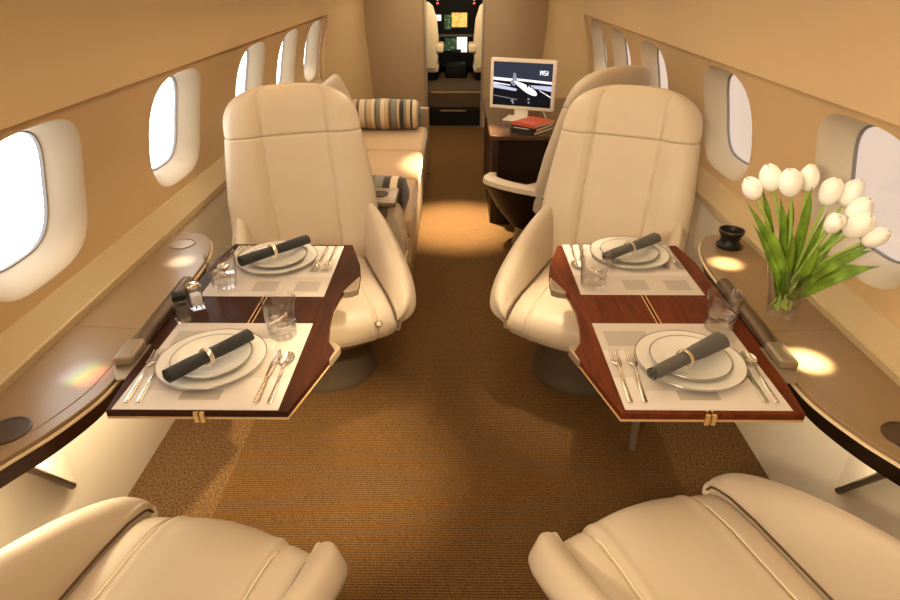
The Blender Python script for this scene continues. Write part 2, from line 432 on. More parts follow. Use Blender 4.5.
def pilot(x, lab, sgn):
    t = thing('pilot_seat', lab, 'seat', (x, 7.95, .33), 0, 'pilot seats')
    r = []
    for z, w, y in ((.16, .13, .0), (.3, .15, -.02), (.5, .155, -.04), (.72, .135, -.06), (.86, .09, -.06), (.90, .04, -.06)):
        r.append([(w*math.copysign(abs(math.cos(a))**.6, math.cos(a)), y+.045*math.copysign(abs(math.sin(a))**.7, math.sin(a)), z) for a in [2*PI*i/24 for i in range(24)]])
    MB().loft(r).build('backrest', SHEEP, t)
    MB().box((-.15, -.02, .10), (.15, .38, .22)).build('seat_cushion', SHEEP, t, bevel=.04)
    MB().box((-sgn*.165-.05, -.08, .34), (-sgn*.165+.05, .26, .44)).build('armrest', SHEEP, t, bevel=.025)
    MB().box((-.10, .05, 0), (.10, .3, .11)).build('seat_base', COCK, t, smooth=False)
    return t
pilot(-.36, 'cream sheepskin pilot seat on the left of the cockpit', -1); pilot(.37, 'cream sheepskin pilot seat on the right of the cockpit', 1)

# ------------------------------------------------------------------ armchair
def smooth_front(x):  # raised side bolsters, seam grooves
    ax = abs(x)
    y = .015*sstep(.125, .19, ax) - .0075*math.exp(-((ax-.138)/.0045)**2)
    return y
def back_loop(z, inset=0.):
    w = interp([(.34, .30), (.5, .325), (.7, .318), (.85, .302), (.97, .286)], z)
    if z > .97:
        q = min(1, (z-.97)/.175); w = .286*max(.0, 1-q**2.6)**(1/2.6)
    yc = interp([(.34, .255), (.5, .285), (.7, .335), (.9, .395), (1.0, .425), (1.145, .455)], z)
    t = .06*(1 if z < 1.0 else max(.0, 1-((z-1.0)/.146)**2.4)**.5)
    w = max(w-inset, .004); t = max(t-inset, .003)
    M = 110; F = []; B = []
    for i in range(M+1):
        s = math.sin(-PI/2+PI*i/M)*.35 + (-1+2*i/M)*.65
        e = max(0, 1-abs(s)**5)**.45
        pf = smooth_front(s*w)*e if z < 1.12 else smooth_front(s*w)*e*(1.145-z)/.025
        curl = .035*abs(s)**2.5*(1 if z < .97 else max(0, 1-(z-.97)/.17))
        F.append((s*w, yc - t*e - pf - curl, z)); B.append((s*w, yc + t*e*.8 - curl, z))
    return F + list(reversed(B[1:-1]))
ZSEAM = .955
def chair_backrest(): 
    zs = [.34] + [.36+.02*i for i in range(int((ZSEAM-.36)/.02))] + [ZSEAM-.012, ZSEAM-.005, ZSEAM-.001]
    return MB().loft([back_loop(z, .016 if z == .34 else (.004 if z > ZSEAM-.002 else (.0012 if z > ZSEAM-.006 else 0))) for z in zs])
def chair_headrest():
    zs = [ZSEAM+.001, ZSEAM+.005, ZSEAM+.012] + [.98+.012*i for i in range(9)] + [1.09, 1.10, 1.11, 1.12, 1.128, 1.134, 1.139, 1.142, 1.1445]
    return MB().loft([back_loop(z, .004 if z < ZSEAM+.002 else (.0012 if z < ZSEAM+.006 else 0)) for z in zs])
ARM = [(-.33, .655, .300), (-.20, .645, .316), (-.08, .618, .328), (.07, .572, .336), (.19, .526, .338), (.27, .490, .330), (.32, .466, .315), (.352, .446, .294), (.372, .424, .270), (.378, .408, .255), (.372, .392, .248)]
def chair_arm(sx):
    cr = cat_rom([Vector(a) for a in ARM], 6); rings = []; n = len(cr)
    for k, (fw, z, lo) in enumerate(cr):
        u = k/(n-1); f = sstep(.60, 1, u)
        fb = fw - .10*f; zb = .350 + .015*f; zi = .335
        li = .229*(1-f) + f*min(.229, lo-.03); W = lo-li; zm = zb+(z-zb)*.55
        z0 = min(.424, z-.02)            # the inner seam lies at cushion height, the pad swells up from it
        pts = [(li, fb, zi), (li-.002, fw-.006*f, z0), (li+W*.10, fw, z0+(z-z0)*.46), (li+W*.36, fw, z0+(z-z0)*.90), (li+W*.70, fw-.003*f, z), (lo-.008, fw-.010*f, z-.020), (lo+.003, fw-.024*f, z-.050*(1-.5*f)), (lo-.012, fb+.03*f, max(zm-.01, .395-.02*f)), (lo-.050*(1-.4*f), fb, zb+.015), (li+.02*(1-.5*f), fb, zb-.02)]
        rings.append([(sx*p.x, -p.y, p.z) for p in cat_rom(pts, 5, True)])
    c = Vector((0, 0, 0)); L = rings[-1]
    for p in L: c += Vector(p)
    c /= len(L)
    for q in (.7, .35, .05): rings.append([tuple(c + (Vector(p)-c)*q + Vector((0, .004*(1-q), -.004*(1-q)))) for p in L])
    return MB().loft(rings)
def chair_cushion():
    path = [(-.30, .405), (-.28, .425), (-.15, .428), (0, .430), (.12, .435), (.22, .440), (.30, .434), (.345, .418), (.372, .392), (.380, .36), (.370, .33), (.345, .312), (.2, .305), (0, .305), (-.28, .31), (-.30, .33)]
    loop = [(p.x, p.z) for p in cat_rom([(a, 0, b) for a, b in path], 5, True)]
    rings = []; M = 96
    for i in range(M+1):
        u = -1+2*i/M; u = u*.75+.25*math.sin(u*PI/2); x = u*.232; ax = abs(x); r = []
        edge = max(0, 1-abs(u)**9)**.4
        for fw, z in loop:
            top = sstep(.34, .41, z)
            g = -.006*math.exp(-((ax-.150)/.0045)**2) + .004*math.exp(-((ax-.132)/.014)**2) + .012*(1-(ax/.15)**2)*(ax < .15)
            g *= sstep(-.28, -.1, fw)
            f2 = fw - .022*abs(u)**2.4*sstep(.1, .36, fw) + g*.8*sstep(.3, .37, fw)
            zc = .365; r.append((x, -(f2), zc+(z-zc)*(.35+.65*edge) + g*top))
        rings.append(r)
    return MB().loft(rings)
def chair_shell():
    r = []
    for z, a, b, y in ((.19, .17, .17, 0), (.215, .20, .22, 0), (.25, .235, .29, -.0), (.285, .262, .325, -.0), (.315, .268, .335, 0), (.33, .255, .32, 0)):
        r.append([(a*math.copysign(abs(math.cos(t))**.7, math.cos(t)), y+b*math.copysign(abs(math.sin(t))**.7, math.sin(t)), z) for t in [2*PI*i/48 for i in range(48)]])
    return MB().loft(r)
def chair_pedestal():
    return MB().lathe([(.0, 0), (.212, 0), (.214, .012), (.205, .03), (.196, .10), (.190, .17), (.186, .205), (.0, .205)], 56)
def make_chair(label, loc, rotz, group=None, shell=LEATHER_D, arm=LEATHER):
    t = thing('armchair', label, 'armchair', loc, rotz, group)
    chair_pedestal().build('pedestal', PEDESTAL, t)
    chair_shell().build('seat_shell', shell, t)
    chair_cushion().build('seat_cushion', LEATHER, t)
    for sx in (-1, 1): chair_arm(sx).build('armrest', LEATHER, t)
    chair_backrest().build('backrest', LEATHER, t, angle=60)
    chair_headrest().build('headrest', LEATHER, t, angle=60)
    for sx in (-1, 1):
        P = []
        for i in range(40):
            fw = -.15+.50*i/39; P.append((sx*.150, -(fw-.012*sstep(.1, .36, fw)), interp([(-.3, .425), (0, .432), (.22, .441), (.30, .435), (.36, .405)], fw)+.0005))
        MB().tube(P, .0022, 6).build('stitched_seam', THREAD, t)
    return t
RL, RR = math.radians(20), math.radians(-26)
chL = make_chair('cream leather armchair behind the left table, facing the camera', (-.56, 2.24, 0), RL, 'cream swivel armchairs')
chair_proto = chL
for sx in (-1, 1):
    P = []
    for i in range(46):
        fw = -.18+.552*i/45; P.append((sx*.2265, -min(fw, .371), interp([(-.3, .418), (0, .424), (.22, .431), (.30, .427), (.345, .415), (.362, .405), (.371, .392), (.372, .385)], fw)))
    MB().tube(P, .0034, 6).build('dark_seam', SEAM, chair_proto)  # dark tube stands for the shade in the crevice beside the cushion
chR = dup(chL, (.565, 2.22, 0), RR, 'cream leather armchair behind the right table, facing the camera')
chN1 = dup(chL, (-.618, .632, 0), PI + math.radians(-14), 'cream leather seat cut off at the bottom left, before the left table')
chN2 = dup(chL, (.578, .705, 0), PI + math.radians(21), 'cream leather seat cut off at the bottom right, before the right table')
bt = MB().lathe([(0, 0), (.014, 0), (.0145, .004), (.010, .007), (.009, .004), (0, .004)], 24, M=Matrix.Translation((.155, -.372, .395)) @ Matrix.Rotation(math.radians(55), 4, 'X')).build('recline_button', TAUPE_M, chL)

# the chair turned to the desk shows its dark shell
ch2 = thing('armchair', 'cream armchair turned to the desk, mostly hidden behind the right-hand armchair', 'armchair', (.580, 3.585, 0), PI + math.radians(34), 'cream swivel armchairs')
for ch in chL.children:
    if ch.name.split('.')[0] in ('recline_button', 'armrest', 'seat_shell'): continue
    c = ch.copy(); C.objects.link(c); c.parent = ch2
    if ch.name.startswith('seat_cushion'): c.scale = (.95, .5, .84)
    if ch.name.startswith(('stitched', 'dark_seam')): C.objects.unlink(c)
for sx in (-1, 1):   # flat arm pads over a tub of dark veneer
    path = [(.26, -.27), (.325, -.15), (.37, -.03), (.385, .06), (.375, .12), (.335, .16)]
    cp_ = cat_rom([(a, b, 0) for a, b in path], 6)
    MB().loft([[(sx*(p.x-.05), -p.y, .455), (sx*(p.x-.045), -p.y, .492), (sx*(p.x+.0), -p.y*1.02, .50), (sx*(p.x+.035), -p.y*1.06, .488), (sx*(p.x+.04), -p.y*1.06, .462)] for p in cp_]).build('armrest', LEATHER, ch2, angle=50)
    MB().loft([[(sx*(p.x-.04), -p.y, .456), (sx*(p.x+.037), -p.y*1.05, .458), (sx*(p.x*.86), -p.y*.86, .30), (sx*(p.x*.60), -p.y*.62, .17), (sx*(p.x*.52), -p.y*.54, .17), (sx*(p.x*.75), -p.y*.75, .30)] for p in cp_]).build('side_shell', WOODE, ch2)
chair_shell().build('seat_shell', WOODE, ch2)

# ------------------------------------------------------------------ tables and side consoles
ZT = .70
INB = [(.375, 1.055), (.345, 1.165), (.320, 1.26), (.312, 1.305), (.336, 1.348), (.350, 1.44), (.355, 1.53), (.349, 1.61), (.336, 1.66), (.306, 1.745), (.318, 1.82), (.345, 1.91), (.368, 1.985)]
OUT = [(.795, 1.99), (.815, 1.85), (.815, 1.65), (.810, 1.40), (.800, 1.20), (.785, 1.055)]
def table(s, label, wood):
    t = thing('folding_table', label, 'table', (s*.575, 1.5, 0), 0, 'fold-out dining tables')
    M = Matrix.Translation((-s*.575, -1.5, 0))
    mid = .574
    li = [(s*x, y) for x, y in INB] + [(s*(mid-.003), 1.985), (s*(mid-.003), 1.055)]
    lo = [(s*(mid+.003), 1.055), (s*(mid+.003), 1.985)] + [(s*x, y) for x, y in OUT]
    MB().prism(li, ZT-.017, ZT, 0, M).build('table_leaf', wood, t, smooth=False, bevel=.0015, seg=2)
    MB().prism(lo, ZT-.017, ZT, 0, M).build('table_leaf', wood, t, smooth=False, bevel=.0015, seg=2)
    full = [(s*x, y) for x, y in INB + OUT]
    MB().prism(full, ZT-.023, ZT-.017, 0, M).build('edge_band', EDGE, t, smooth=False)
    for dx in (-.0055, .0055):
        MB().box((s*(mid+dx)-.0018, 1.06, ZT-.001), (s*(mid+dx)+.0018, 1.98, ZT+.0006), 0, M).build('hinge_strip', GOLD, t, smooth=False)
    MB().box((s*mid-.012, 1.049, ZT-.028), (s*mid-.002, 1.058, ZT-.001), 0, M).box((s*mid+.002, 1.049, ZT-.028), (s*mid+.012, 1.058, ZT-.001), 0, M).build('hinge_clip', GOLD, t, smooth=False)
    for a in ([(.318, 1.258), (.306, 1.30), (.300, 1.325), (.318, 1.345), (.340, 1.352), (.336, 1.30)], [(.350, 1.630), (.322, 1.636), (.301, 1.652), (.303, 1.70), (.309, 1.755), (.335, 1.70)]):
        MB().prism([(s*x, y) for x, y in a], ZT-.026, ZT-.002, 0, M).build('edge_bracket', TAUPE_M, t, smooth=False, bevel=.004)
    return t
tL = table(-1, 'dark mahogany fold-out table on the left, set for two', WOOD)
tR = table(1, 'mahogany fold-out table on the right, warm light in its colour, set for two', WOODR)
MB().tube([(.65-.575, .20, ZT-.024), (.655-.575, .20, .35), (.665-.575, .20, 0)], [.022, .016, .012], 16).build('leg', TAUPE_M, tR)

CIN = [(1.06, .50), (1.02, .64), (.965, .79), (.915, .895), (.870, .982), (.836, 1.08), (.824, 1.16), (.826, 1.28), (.834, 1.42), (.842, 1.65), (.850, 1.84), (.875, 1.97), (.92, 2.06), (.965, 2.092), (1.02, 2.085), (1.06, 2.055)]
def console(s, label):
    t = thing('side_console', label, 'console', (s*.95, 1.4, 0), 0, 'side consoles under the windows')
    M = Matrix.Translation((-s*.95, -1.4, 0))
    inner = [(p.x, p.y) for p in cat_rom([(x, y, 0) for x, y in CIN], 5)]
    poly = [(s*x, y) for x, y in inner]
    MB().prism(poly, ZT-.012, ZT, 0, M).build('console_top', CONS, t, smooth=False, bevel=.003, seg=2)
    def off(d): 
        out = []
        for i, (x, y) in enumerate(inner):
            a = Vector(inner[max(0, i-1)]); b = Vector(inner[min(len(inner)-1, i+1)]); tt = (b-a).normalized()
            nrm = Vector((-tt.y, tt.x)); q = Vector((x, y)) + nrm*d; out.append((min(q.x, 1.062), q.y))
        return out
    lp = off(.004)
    MB().prism([(s*x, y) for x, y in lp], ZT-.017, ZT-.011, 0, M).build('lip', CONSLIP, t, smooth=False)
    a0, a1 = [(min(1.062, x), y) for x, y in inner], off(-.012)
    r0 = [(s*x, y, ZT-.016) for x, y in a0]; r1 = [(s*min(1.062, x+.012), y, ZT-.075) for x, y in a1]
    MB().loft([r0, r1], 0, True, True, M).build('apron', WOOD if s < 0 else WOODE, t, smooth=False)
    MB().tube([(s*1.055, 1.42, ZT+.0002), (s*.838, 1.40, ZT+.0002)], .0013, 6, 0, M).build('joint_line', GROOVE, t)
    lin = off(-.035); lin = [q for q in lin if .9 < q[1] < 1.4]
    MB().tube([(s*x, y, ZT+.0002) for x, y in lin], .0012, 6, 0, M).build('joint_line', GROOVE, t)
    for x, y, m, nm in ((.960, .985, DISC, 'cup_disc'), (.986, 1.987, TAUPE_M if s < 0 else DISC, 'cup_disc')):
        MB().lathe([(0, ZT-.001), (.046, ZT-.001), (.046, ZT+.003), (.042, ZT+.0035), (.040, ZT+.001), (0, ZT+.0008)], 40, 0, M @ Matrix.Translation((s*x, y, 0))).build(nm, m, t)
    # bronze hinge cover along the table
    pts = [(s*.822, 1.26, ZT+.006), (s*.832, 1.40, ZT+.010), (s*.836, 1.55, ZT+.010), (s*.842, 1.68, ZT+.008)]
    hb = MB().tube(cat_rom(pts, 5), [.021]*16, 16, 0, M, .8).build('hinge_cover', BRONZE, t)
    MB().prism([(s*.800, 1.225), (s*.846, 1.215), (s*.850, 1.31), (s*.804, 1.315)], ZT+.002, ZT+.030, 0, M).build('end_cap', TAUPE_M, hb, smooth=False, bevel=.009)
    MB().prism([(s*.795, 1.17), (s*.815, 1.165), (s*.850, 1.22), (s*.848, 1.32), (s*.798, 1.32)], ZT+.0003, ZT+.0040, 0, M).build('hinge_plate', TAUPE_M, hb, smooth=False)
    # brace to the wall
    A, B_, D_ = (s*1.102, 1.24, .27), (s*1.102, 1.24, .64), (s*.955, .96, .628)
    MB().loft([[A, B_, D_], [(p[0]-s*.012, p[1]+.010, p[2]) for p in (A, B_, D_)]], 0, True, True, M).build('wall_brace', CREAMP, t, smooth=False)
    MB().tube([(s*1.098, 1.245, .268), (s*1.02, 1.085, .478), (s*.955, .965, .626)], .011, 8, 0, M).build('brace_edge', BRONZE, t)
    return t
console(-1, 'beige side console with dark wood apron under the left windows')
console(1, 'beige side console with dark wood apron under the right windows')

# ------------------------------------------------------------------ place settings
def placemat(x0, y0, rects, label):
    W = .376; xs = {0, W}; ys = {0, W}
    for a, b, c, d, m in rects: xs |= {a, c}; ys |= {b, d}
    xs, ys = sorted(xs), sorted(ys); mb = MB()
    for i in range(len(xs)-1):
        for j in range(len(ys)-1):
            cx, cy = (xs[i]+xs[i+1])/2, (ys[j]+ys[j+1])/2; mi = 0
            for a, b, c, d, m in rects:
                if a < cx < c and b < cy < d: mi = m
            mb.add([(xs[i], ys[j], .0016), (xs[i+1], ys[j], .0016), (xs[i+1], ys[j+1], .0016), (xs[i], ys[j+1], .0016)], [(0, 1, 2, 3)], mi)
    mb.add([(0, 0, 0), (W, 0, 0), (W, W, 0), (0, W, 0), (0, 0, .0016), (W, 0, .0016), (W, W, .0016), (0, W, .0016)], [(0, 1, 5, 4), (1, 2, 6, 5), (2, 3, 7, 6), (3, 0, 4, 7), (3, 2, 1, 0)])
    o = mb.build('placemat', [MAT_A, MAT_B, MAT_C], None, smooth=False, loc=(x0, y0, ZT+.0006))
    return tag(o, label, 'placemat', 'placemats on the tables')
R_near = [(0, .24, .376, .376, 1), (.02, .26, .135, .335, 2), (.05, .07, .135, .20, 1), (.135, .035, .23, .072, 2), (.27, .12, .376, .24, 1), (.23, .24, .30, .30, 0), (.0, .12, .05, .20, 1)]
R_far = [(0, 0, .376, .13, 1), (.145, .03, .22, .10, 2), (.275, .03, .35, .098, 2), (.02, .13, .10, .25, 1), (.24, .28, .33, .35, 1), (.29, .16, .37, .27, 1)]
placemat(-.772, 1.058, R_near, 'cream patterned placemat at the near end of the left table')
placemat(-.772, 1.592, R_far, 'cream patterned placemat at the far end of the left table')
placemat(.385, 1.066, R_near, 'cream patterned placemat at the near end of the right table')
placemat(.385, 1.612, R_far, 'cream patterned placemat at the far end of the right table')

def dinner_plate(loc, label):
    t = thing('dinner_plate', label, 'plate', loc, 0, 'large dinner plates')
    MB().lathe([(0, .0), (.07, 0), (.074, .003), (.10, .008), (.130, .0135), (.1335, .0155), (.1325, .017), (.128, .0165), (.098, .0105), (.082, .0055), (.075, .0045), (0, .004)], 72).build('plate_body', PORC, t)
    MB().lathe([(.1305, .0168), (.1328, .0175), (.1334, .0166), (.1325, .0158)], 72).build('rim_line', PORC_LINE, t)
    return t
def side_plate(loc, label):
    t = thing('salad_plate', label, 'plate', loc, 0, 'small plates on the dinner plates')
    MB().lathe([(0, .0), (.052, 0), (.056, .003), (.076, .008), (.096, .0125), (.0985, .0145), (.0975, .0158), (.094, .015), (.074, .0105), (.060, .0052), (.054, .0045), (0, .004)], 72).build('plate_body', PORC, t)
    MB().lathe([(.0955, .0156), (.0978, .0163), (.0984, .0154), (.0975, .0148)], 72).build('rim_line', PORC_LINE, t)
    MB().lathe([(.0545, .0046), (.0553, .0050), (.0562, .0050), (.0560, .0044)], 72).build('well_line', pmat('well_shadow_line', (.55, .50, .42), .4), t)
    return t
ZM = ZT+.0023
PL = {'LN': (-.607, 1.243, 'near end of the left table'), 'LF': (-.600, 1.845, 'far end of the left table'), 'RN': (.588, 1.247, 'near end of the right table'), 'RF': (.600, 1.893, 'far end of the right table')}
for k, (x, y, w) in PL.items():
    dinner_plate((x, y, ZM), 'large white dinner plate on the placemat at the ' + w)
    side_plate((x, y, ZM+.0072), 'small white plate stacked on the dinner plate at the ' + w)

def napkin(a, b, zc, mat, label, r0=.022, rp=.016, r1=.026, ringpos=.48):
    A, B = Vector((*a, zc)), Vector((*b, zc)); L = (B-A).length
    ang = math.atan2(B.y-A.y, B.x-A.x)
    ns, nl, turns = 84, 26, 2.6; rings = []
    for k in range(nl+1):
        u = k/nl; x = L*u
        R = interp([(0, r0), (ringpos-.18, (r0+rp)/2+.001), (ringpos, rp), (ringpos+.2, (r1+rp)/2+.001), (1, r1)], u)
        outer, innr = [], []
        for i in range(ns+1):
            t = i/ns; th = 2*PI*turns*t - .6; r = R*(.22+.78*t) + .0006*math.sin(5*th+u*9)
            skew = .004*(t-.5)*(1 if u < .5 else -1)*abs(2*u-1)**3
            fl_ = .88
            outer.append((x+skew*2, r*math.cos(th), r*math.sin(th)*fl_)); innr.append((x+skew*2, (r-.0016)*math.cos(th), (r-.0016)*math.sin(th)*fl_))
        rings.append(outer + list(reversed(innr)))
    mb = MB().loft(rings, 0, False, True); m2 = len(rings[0])
    for r_ in (rings[0], rings[-1]): mb.add(r_, [(i, i+1, m2-2-i, m2-1-i) for i in range(ns)])
    o = mb.build('napkin', mat, None, loc=A, rotz=ang)
    tag(o, label, 'napkin', 'rolled dark napkins')
    return A + (B-A)*ringpos, ang
def ring(c, ang, r, w, label):
    prof = [(r, -w/2), (r+.0012, -w/2-.0005), (r+.0022, -w/4), (r+.0022, w/4), (r+.0012, w/2+.0005), (r, w/2), (r-.0004, 0)]
    mb = MB(); n = 40; rings = []
    for i in range(n+1):
        a = 2*PI*i/n; rings.append([(z, q*math.cos(a), q*math.sin(a)) for q, z in prof])
    mb.loft(rings, 0, False, True)
    o = mb.build('napkin_ring', CHAMP, None, loc=c); o.rotation_euler = (0, 0, ang)
    return tag(o, label, 'napkin ring', 'silver napkin rings')
ZN = ZM+.0072+.0155+.0215
for k, a, b, m, nm, r0, rp, r1, rw in (
    ('LN', (-.664, 1.118), (-.524, 1.304), NAPK, 'charcoal', .023, .020, .022, .011),
    ('LF', (-.690, 1.738), (-.510, 1.926), NAPK, 'charcoal', .023, .020, .022, .011),
    ('RN', (.458, 1.138), (.672, 1.286), NAPK2, 'grey', .020, .019, .030, .010),
    ('RF', (.492, 1.788), (.702, 1.945), NAPK2, 'grey', .021, .019, .026, .010)):
    c, ang = napkin(a, b, ZN, m, 'rolled %s napkin on the plates at the %s' % (nm, PL[k][2]), r0, rp, r1, .46)
    ring(c, ang, rp+.0022, rw, 'silver ring around the rolled napkin at the ' + PL[k][2])

# cutlery -------------------------------------------------------------
def ribbon(mb, P, th=.0016):   # P: (y, halfwidth, z)
    rings = []
    for y, w, z in P:
        rings.append([(-w, y, z), (-w*.6, y, z+th), (w*.6, y, z+th), (w, y, z), (w*.6, y, z-th*.6), (-w*.6, y, z-th*.6)])
    return mb.loft(rings)
def fork_mesh():
    mb = MB()
    ribbon(mb, [(0, .0045, .003), (.004, .006, .003), (.06, .0048, .0038), (.11, .0034, .0065), (.135, .0030, .0085), (.146, .006, .0075), (.153, .011, .006), (.160, .0125, .0048)])
    for i in range(4):
        x = -.0098+.00653*i
        r = []
        for y, w, z in ((.158, .0022, .0048), (.172, .0019, .0038), (.19, .0016, .0042), (.205, .0013, .006), (.211, .0005, .0072)):
            r.append([(x-w, y, z), (x-w*.6, y, z+.0013), (x+w*.6, y, z+.0013), (x+w, y, z), (x, y, z-.0008)])
        mb.loft(r)
    return mb
def knife_mesh():
    mb = MB(); ribbon(mb, [(0, .0055, .0035), (.004, .0072, .0035), (.05, .0066, .0040), (.095, .0054, .0038), (.102, .0050, .0032)], .0024)
    ribbon(mb, [(.100, .0050, .003), (.106, .0078, .0025), (.15, .0088, .0022), (.19, .0082, .0022), (.210, .0055, .0022), (.218, .0012, .0022)], .0009)
    return mb
def spoon_mesh():
    mb = MB(); ribbon(mb, [(0, .0045, .003), (.004, .006, .003), (.06, .0048, .0038), (.11, .0032, .0065), (.138, .0030, .0085), (.150, .004, .0078)])
    n = 28; up, dn = [], []
    for f in (1, .85, .65, .4, .15):
        up.append([(.0185*f*math.cos(2*PI*i/n)*(1-.12*math.sin(2*PI*i/n)), .176+.029*f*math.sin(2*PI*i/n), .0085-.0072*(1-f*f)) for i in range(n)])
    for f in (.15, .4, .65, .85, .98):
        dn.append([(.0185*f*math.cos(2*PI*i/n)*(1-.12*math.sin(2*PI*i/n)), .176+.029*f*math.sin(2*PI*i/n), .0078-.0076*(1-f*f)) for i in range(n)])
    mb.loft(up+dn, 0, False, True); mb.loft([dn[-1], up[0]], 0, False, True)
    return mb
proto = {}
def cutlery(kind, x, y, rot, label):
    if kind not in proto:
        o = {'fork': fork_mesh, 'knife': knife_mesh, 'spoon': spoon_mesh}[kind]().build(kind, STEEL, None); proto[kind] = o
    else:
        o = proto[kind].copy(); C.objects.link(o)
    o.location = (x, y, ZM+.0002); o.rotation_euler = (0, 0, rot)
    return tag(o, label, kind, 'steel ' + {'fork': 'forks', 'knife': 'knives', 'spoon': 'spoons'}[kind] + ' on the placemats')
d = math.radians
cutlery('fork', -.750, 1.078, d(4), 'outer left fork at the near end of the left table')
cutlery('fork', -.722, 1.080, d(5), 'inner fork, beside the plate, at the near end of the left table')
cutlery('knife', -.452, 1.080, d(0), 'knife beside the plate at the near end of the left table')
cutlery('spoon', -.421, 1.076, d(0), 'spoon right of the knife at the near end of the left table')
cutlery('fork', -.452, 1.955, d(178), 'inner fork, beside the plate, at the far end of the left table')
cutlery('fork', -.421, 1.958, d(179), 'outermost fork, by the aisle, at the far end of the left table')
cutlery('knife', -.735, 1.960, d(175), 'knife beside the plate at the far end of the left table')
cutlery('spoon', -.757, 1.962, d(177), 'spoon left of the knife at the far end of the left table')
cutlery('fork', .402, 1.088, d(-2), 'outer left fork at the near end of the right table')
cutlery('fork', .436, 1.088, d(-4), 'inner fork, beside the plate, at the near end of the right table')
cutlery('knife', .712, 1.092, d(-3), 'knife beside the plate at the near end of the right table')
cutlery('spoon', .737, 1.090, d(-2), 'spoon right of the knife at the near end of the right table')
cutlery('fork', .735, 1.985, d(169), 'inner fork, beside the plate, at the far end of the right table')
cutlery('fork', .757, 1.985, d(176), 'outermost fork, by the console, at the far end of the right table')
cutlery('knife', .452, 1.99, d(172), 'knife beside the plate at the far end of the right table')
cutlery('spoon', .415, 1.985, d(177), 'spoon left of the knife at the far end of the right table')

# glassware -----------------------------------------------------------
def tumbler(x, y, label, z=ZM):
    t = thing('tumbler', label, 'glass', (x, y, z), random.random()*6, 'clear water tumblers')
    MB().lathe([(.0372, .010), (.0405, .05), (.0455, .112), (.0450, .1135), (.0440, .112), (.0388, .05), (.0358, .012)], 48).build('glass_body', GLASS, t)
    rings = []
    for r, zz in ((.0, 0), (.033, 0), (.0362, .004), (.0372, .012), (.0372, .020), (.0345, .024), (.028, .021), (.0, .0185)):
        rings.append([(r*(1+.03*(1 if i % 4 < 2 else -1)*(zz > 0))*math.cos(2*PI*i/40), r*(1+.03*(1 if i % 4 < 2 else -1)*(zz > 0))*math.sin(2*PI*i/40), zz) for i in range(40)])
    MB().loft(rings, 0, False, True).build('glass_base', THICK, t, angle=20)
    MB().lathe([(.0, .047), (.036, .047), (.0378, .0482), (.0376, .0465), (.036, .0452), (0, .0452)], 40).build('water', WATER, t)
    return t
tumbler(-.463, 1.372, 'water glass beside the near plate on the left table')
tumbler(-.716, 1.655, 'water glass beside the salt shaker, near the far-left plate')
tumbler(.430, 1.668, 'water glass beside the far plate on the right table')
tumbler(.725, 1.415, 'water glass beside the near plate on the right table')
def shaker(x, y, rz, label, fill, capm, fh, capb):
    t = thing('shaker', label, 'shaker', (x, y, ZT+.0006), rz, 'salt and pepper shakers')
    def sq(w, z): return [(w*math.copysign(abs(math.cos(a))**.35, math.cos(a)), w*math.copysign(abs(math.sin(a))**.35, math.sin(a)), z) for a in [2*PI*i/32 for i in range(32)]]
    MB().loft([sq(.0195, .014), sq(.0195, .016), sq(.0172, .068), sq(.0158, .0685), sq(.0165, .066), sq(.0150, .066), sq(.0170, .016)], 0, False).build('crystal_body', GLASS, t)
    MB().loft([sq(.0190, 0), sq(.0198, .002), sq(.0198, .012), sq(.0185, .0138)]).build('crystal_base', THICK, t)
    MB().loft([sq(.0140, .0142), sq(.0150, .018), sq(.0140, fh), sq(.012, fh+.001)]).build('contents', fill, t)
    MB().loft([sq(.0170, .0688), sq(.0182, .070), sq(.0182, .068+capb), sq(.014, .072+capb), sq(.006, .073+capb)]).build('cap', capm, t)
    return t
shaker(-.765, 1.452, .5, 'crystal pepper shaker with black cap on the left table', PEPPER, BLACK, .052, .016)
shaker(-.752, 1.523, .7, 'crystal salt shaker with chrome cap on the left table', SALT, CHROME, .045, .008)

# black spool-shaped cup on the right console
cp = thing('candle_cup', 'small black waisted cup standing on the right console behind the tulips', 'cup', (.975, 1.975, ZT+.0042))
MB().lathe([(0, 0), (.040, 0), (.0425, .004), (.0425, .010), (.033, .020), (.031, .032), (.036, .044), (.0415, .052), (.0425, .060), (.0405, .062), (.0385, .058), (.034, .048), (0, .046)], 44).build('cup_body', BLACK, cp)
MB().lathe([(.0405, .0605), (.0428, .0605), (.0428, .064), (.0405, .064), (.0400, .062)], 44).build('rim', BRONZE, cp)

